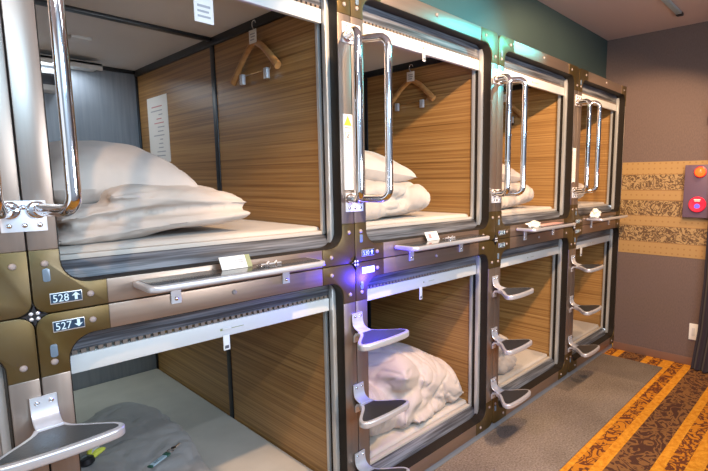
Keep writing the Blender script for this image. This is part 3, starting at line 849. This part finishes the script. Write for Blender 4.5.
pk = thing('small_packet', 'small dark packet with yellow and white leaves on the nearest lower bed', 'packet', (.245, .735, Z0+.150), .3)
MB().lathe([(.022, 0), (.030, .010), (.026, .028), (.008, .034)], (-.022, 0, 0), 'z', 14).build('packet_body', M_dark, pk)
for i, (a, mm) in enumerate(((-.2, M_lily), (.5, M_pict), (1.2, M_lily))):
    P = [(0, 0, .015), (.02*math.cos(a), .02*math.sin(a), .03), (.05*math.cos(a), .05*math.sin(a), .034)]
    MB().tube(curve_pts(P, 4), [.004, .009, .012, .013, .013, .012, .010, .007, .002], 8).build('leaf', mm, pk)

# ------------------------------------------------------------------ end wall things
al = thing('alarm_panel', 'purple grey alarm panel with glowing red lamp on the end wall', 'alarm', (XW, -.585, 1.36))
MB().box(-.05, -.0035, -.105, .105, -.198, .196, .006).build('panel_box', mat('panel_paint', (.13, .085, .13), .4), al)
lamp = MB().lathe([(.030, -.05), (.036, -.056), (.034, -.075), (.026, -.090), (.012, -.098), (.001, -.099)], (0, 0, .142), 'x', 20).build('red_lamp', mat('red_lamp_glow', (.9, .05, .02), .3, emit=(1., .06, .006), estr=4.5), al)
MB().lathe([(.042, -.05), (.042, -.058), (.038, -.060)], (0, 0, .142), 'x', 20).build('lamp_base', mat('red_plastic', (.55, .02, .03), .35), al)
bt = MB().lathe([(.058, -.05), (.058, -.066), (.052, -.072), (.03, -.070), (.028, -.064), (.001, -.062)], (0, .005, -.098), 'x', 28).build('call_button_ring', mat('red_ring', (.75, .02, .05), .35, emit=(1., .02, .06), estr=.35), al)
MB().lathe([(.020, -.062), (.019, -.069), (.001, -.070)], (0, .005, -.112), 'x', 16).build('blue_button', mat('blue_button_paint', (.12, .1, .6), .3, emit=(.25, .2, 1.), estr=.5), al)
MB().box(-.0745, -.071, -.018, .026, -.066, -.058).box(-.0745, -.071, -.014, .022, -.075, -.069).build('button_writing', M_pict, al, smooth=False)
so = thing('wall_socket', 'cream wall socket low on the end wall beside the curtain', 'socket', (XW, -.604, .27))
MB().box(-.010, 0, -.032, .030, -.062, .066, .003).build('cover_plate', M_pict, so)
MB().box(-.0125, -.009, -.012, .010, -.03, .034, .001).build('outlet', M_white, so)
# curtain
cu = thing('curtain', 'dark purple curtain hanging at the right frame edge', 'curtain', (3.80, -.62, 0))
mb = MB(); n = 90; pts = []
def cw(u, z): return .022*math.sin(u*60)+.008*math.sin(u*23+z*2)
zs_ = [.012, .3, .7, 1.1, 1.5, 1.8, 1.93]
grid = [[mb.bm.verts.new((cw(i/n*.9, z), -.045*min(1, z/.45)-i/n*.55*(.86+.14*z/1.93), z)) for i in range(n+1)] for z in zs_]
for a, b in zip(grid, grid[1:]):
    for i in range(n): mb.bm.faces.new((a[i], a[i+1], b[i+1], b[i]))
bmesh.ops.recalc_face_normals(mb.bm, faces=mb.bm.faces)
bmesh.ops.solidify(mb.bm, geom=mb.bm.faces[:], thickness=.004)
mb.build('curtain_cloth', cloth('dark_curtain', (.030, .022, .032)), cu, angle=80)
MB().tube([(0, -.03, 1.955), (0, -.62, 1.955)], .012, 12).build('curtain_rod', M_dark, cu)
MB().box(-.006, XW-3.80, -.06, -.048, 1.945, 1.965, .002).box(-.02, .02, -.034, -.02, 1.93, 1.98, .004).build('rod_bracket', M_dark, cu)

# ceiling light track (its end shows at the top right)
tr = thing('ceiling_light_track', 'short pale blue ceiling light track at the top right', 'light', (3.05, -.448, ZC))
MB().box(-.45, .54, -.018, .018, -.016, 0, .003).build('track_body', mat('track_grey', (.5, .62, .68), .35, .3), tr)
MB().box(.50, .545, -.020, .020, -.02, -.001, .003).build('track_end_cap', M_dark, tr)

# corridor ceiling spotlights, then added tube and wall fill lamps (above and behind the photograph's view)
def track_spot(label, xy, aim, power, angle):
    d = thing('ceiling_spotlight', label, 'lamp', (*xy, ZC), 0, 'warm spotlights on the corridor ceiling')
    dv = (Vector(aim)-Vector((*xy, ZC-.06))).normalized()
    MB().lathe([(.05, 0), (.05, -.012), (.012, -.014), (.012, -.05), (.001, -.05)], (0, 0, 0), 'z', 20).build('spot_base', M_dark, d)
    hd = MB().lathe([(.028, .035), (.032, -.0), (.034, -.05), (.030, -.05), (.028, -.046), (.001, -.046)], (0, 0, 0), 'z', 20).build('spot_head', M_dark, d)
    hd.location = (0, 0, -.06); hd.rotation_mode = 'QUATERNION'; hd.rotation_quaternion = dv.to_track_quat('-Z', 'Y')
    l = bpy.data.lights.new('spotlight', 'SPOT'); l.energy = power; l.color = WARM; l.spot_size = math.radians(angle); l.spot_blend = .35; l.shadow_soft_size = .03
    o = bpy.data.objects.new('lamp_light', l); C.objects.link(o); o.parent = d; o.location = Vector((0, 0, -.06))+dv*.06
    o.rotation_mode = 'QUATERNION'; o.rotation_quaternion = dv.to_track_quat('-Z', 'Y')
WARM = (1., .66, .38)
track_spot('ceiling spotlight aimed at the nearest lower capsule', (-.55, -1.0), (.75, .2, .3), 60, 60)
track_spot('ceiling spotlight aimed into the second pair of capsules', (.90, -1.0), (1.95, .25, 1.1), 170, 96)
track_spot('ceiling spotlight aimed into the third pair of capsules', (1.95, -1.0), (2.95, .25, 1.1), 150, 96)
track_spot('ceiling spotlight aimed into the farthest pair of capsules', (2.95, -1.0), (3.9, .15, 1.0), 85, 80)
for x, lab, pw in ((-.5, 'added cool white fill tube in the ceiling behind the camera', 42), (1.6, 'added cool white fill tube in the ceiling across the corridor', 7)):
    d = thing('added_fill_tube', lab, 'lamp', (x, -1.95, ZC))  # unseen tube, added for cool fill and bluish reflections on the posts
    MB().box(-.62, .62, -.06, .06, -.03, 0, .005).build('fill_lamp_housing', M_white, d)
    area('lamp_light', (0, 0, -.035), (0, 0, 0), 1.2, .09, pw, (.78, .90, 1.), d)
for x, zl, lcol, lab in ((.25, 2.12, (.40, .72, 1.), 'added cool fill lamp high across the corridor behind the camera'), (1.25, 1.35, (.86, .93, 1.), 'added cool fill lamp lower down across the corridor')):
    d = thing('added_wall_fill', lab, 'lamp', (x, YB, zl))  # unseen lamp, added to throw fill light into the capsules
    MB().box(-.5, .5, 0, .05, -.16, .16, .006).build('fill_lamp_housing', M_white, d)
    area('lamp_light', (0, .055, 0), (PI/2, 0, 0), .94, .28, 31, lcol, d)
# cyan accent spot aimed at the header of the third upper capsule
d = thing('accent_spot', 'small accent spotlight on the ceiling before the third capsule', 'lamp', (2.95, -.80, ZC))
MB().lathe([(.03, 0), (.03, -.05), (.02, -.06), (.001, -.06)], (0, 0, 0), 'z', 16).build('spot_body', M_dark, d)
l = bpy.data.lights.new('accent', 'SPOT'); l.energy = 110; l.color = (.04, .80, .95); l.spot_size = math.radians(46); l.spot_blend = .9; l.shadow_soft_size = .03
o = bpy.data.objects.new('lamp_light', l); C.objects.link(o); o.parent = d; o.location = (0, 0, -.07)
o.rotation_euler = Vector((1.98-2.95, .02+.8, 2.10-(ZC-.07))).to_track_quat('-Z', 'Y').to_euler()

# ------------------------------------------------------------------ world, camera, view
w = bpy.data.worlds.new('world'); S.world = w; w.use_nodes = True
bg = w.node_tree.nodes['Background']; bg.inputs[0].default_value = (.85, .92, 1., 1); bg.inputs[1].default_value = 1.3
cam = bpy.data.cameras.new('camera'); co = bpy.data.objects.new('camera', cam); C.objects.link(co)
yaw, pit, roll = .72840783, .12768284, -.00258635
fw = Vector((math.cos(yaw)*math.cos(pit), math.sin(yaw)*math.cos(pit), -math.sin(pit)))
r0 = Vector((math.sin(yaw), -math.cos(yaw), 0)); u0 = r0.cross(fw)
r_ = r0*math.cos(roll)+u0*math.sin(roll); u_ = -r0*math.sin(roll)+u0*math.cos(roll)
M = Matrix((r_, u_, -fw)).transposed().to_4x4(); M.translation = Vector((-.21926, -1.42350, 1.43327))
co.matrix_world = M
cam.sensor_width = 36; cam.lens = 480.343/708*36; cam.shift_x = -65.286/708; cam.shift_y = 8.239/708
cam.clip_start = .02
S.camera = co
S.view_settings.view_transform = 'Standard'; S.view_settings.look = 'None'; S.view_settings.gamma = 1.
S.view_settings.use_curve_mapping = False; S.view_settings.exposure = -.1
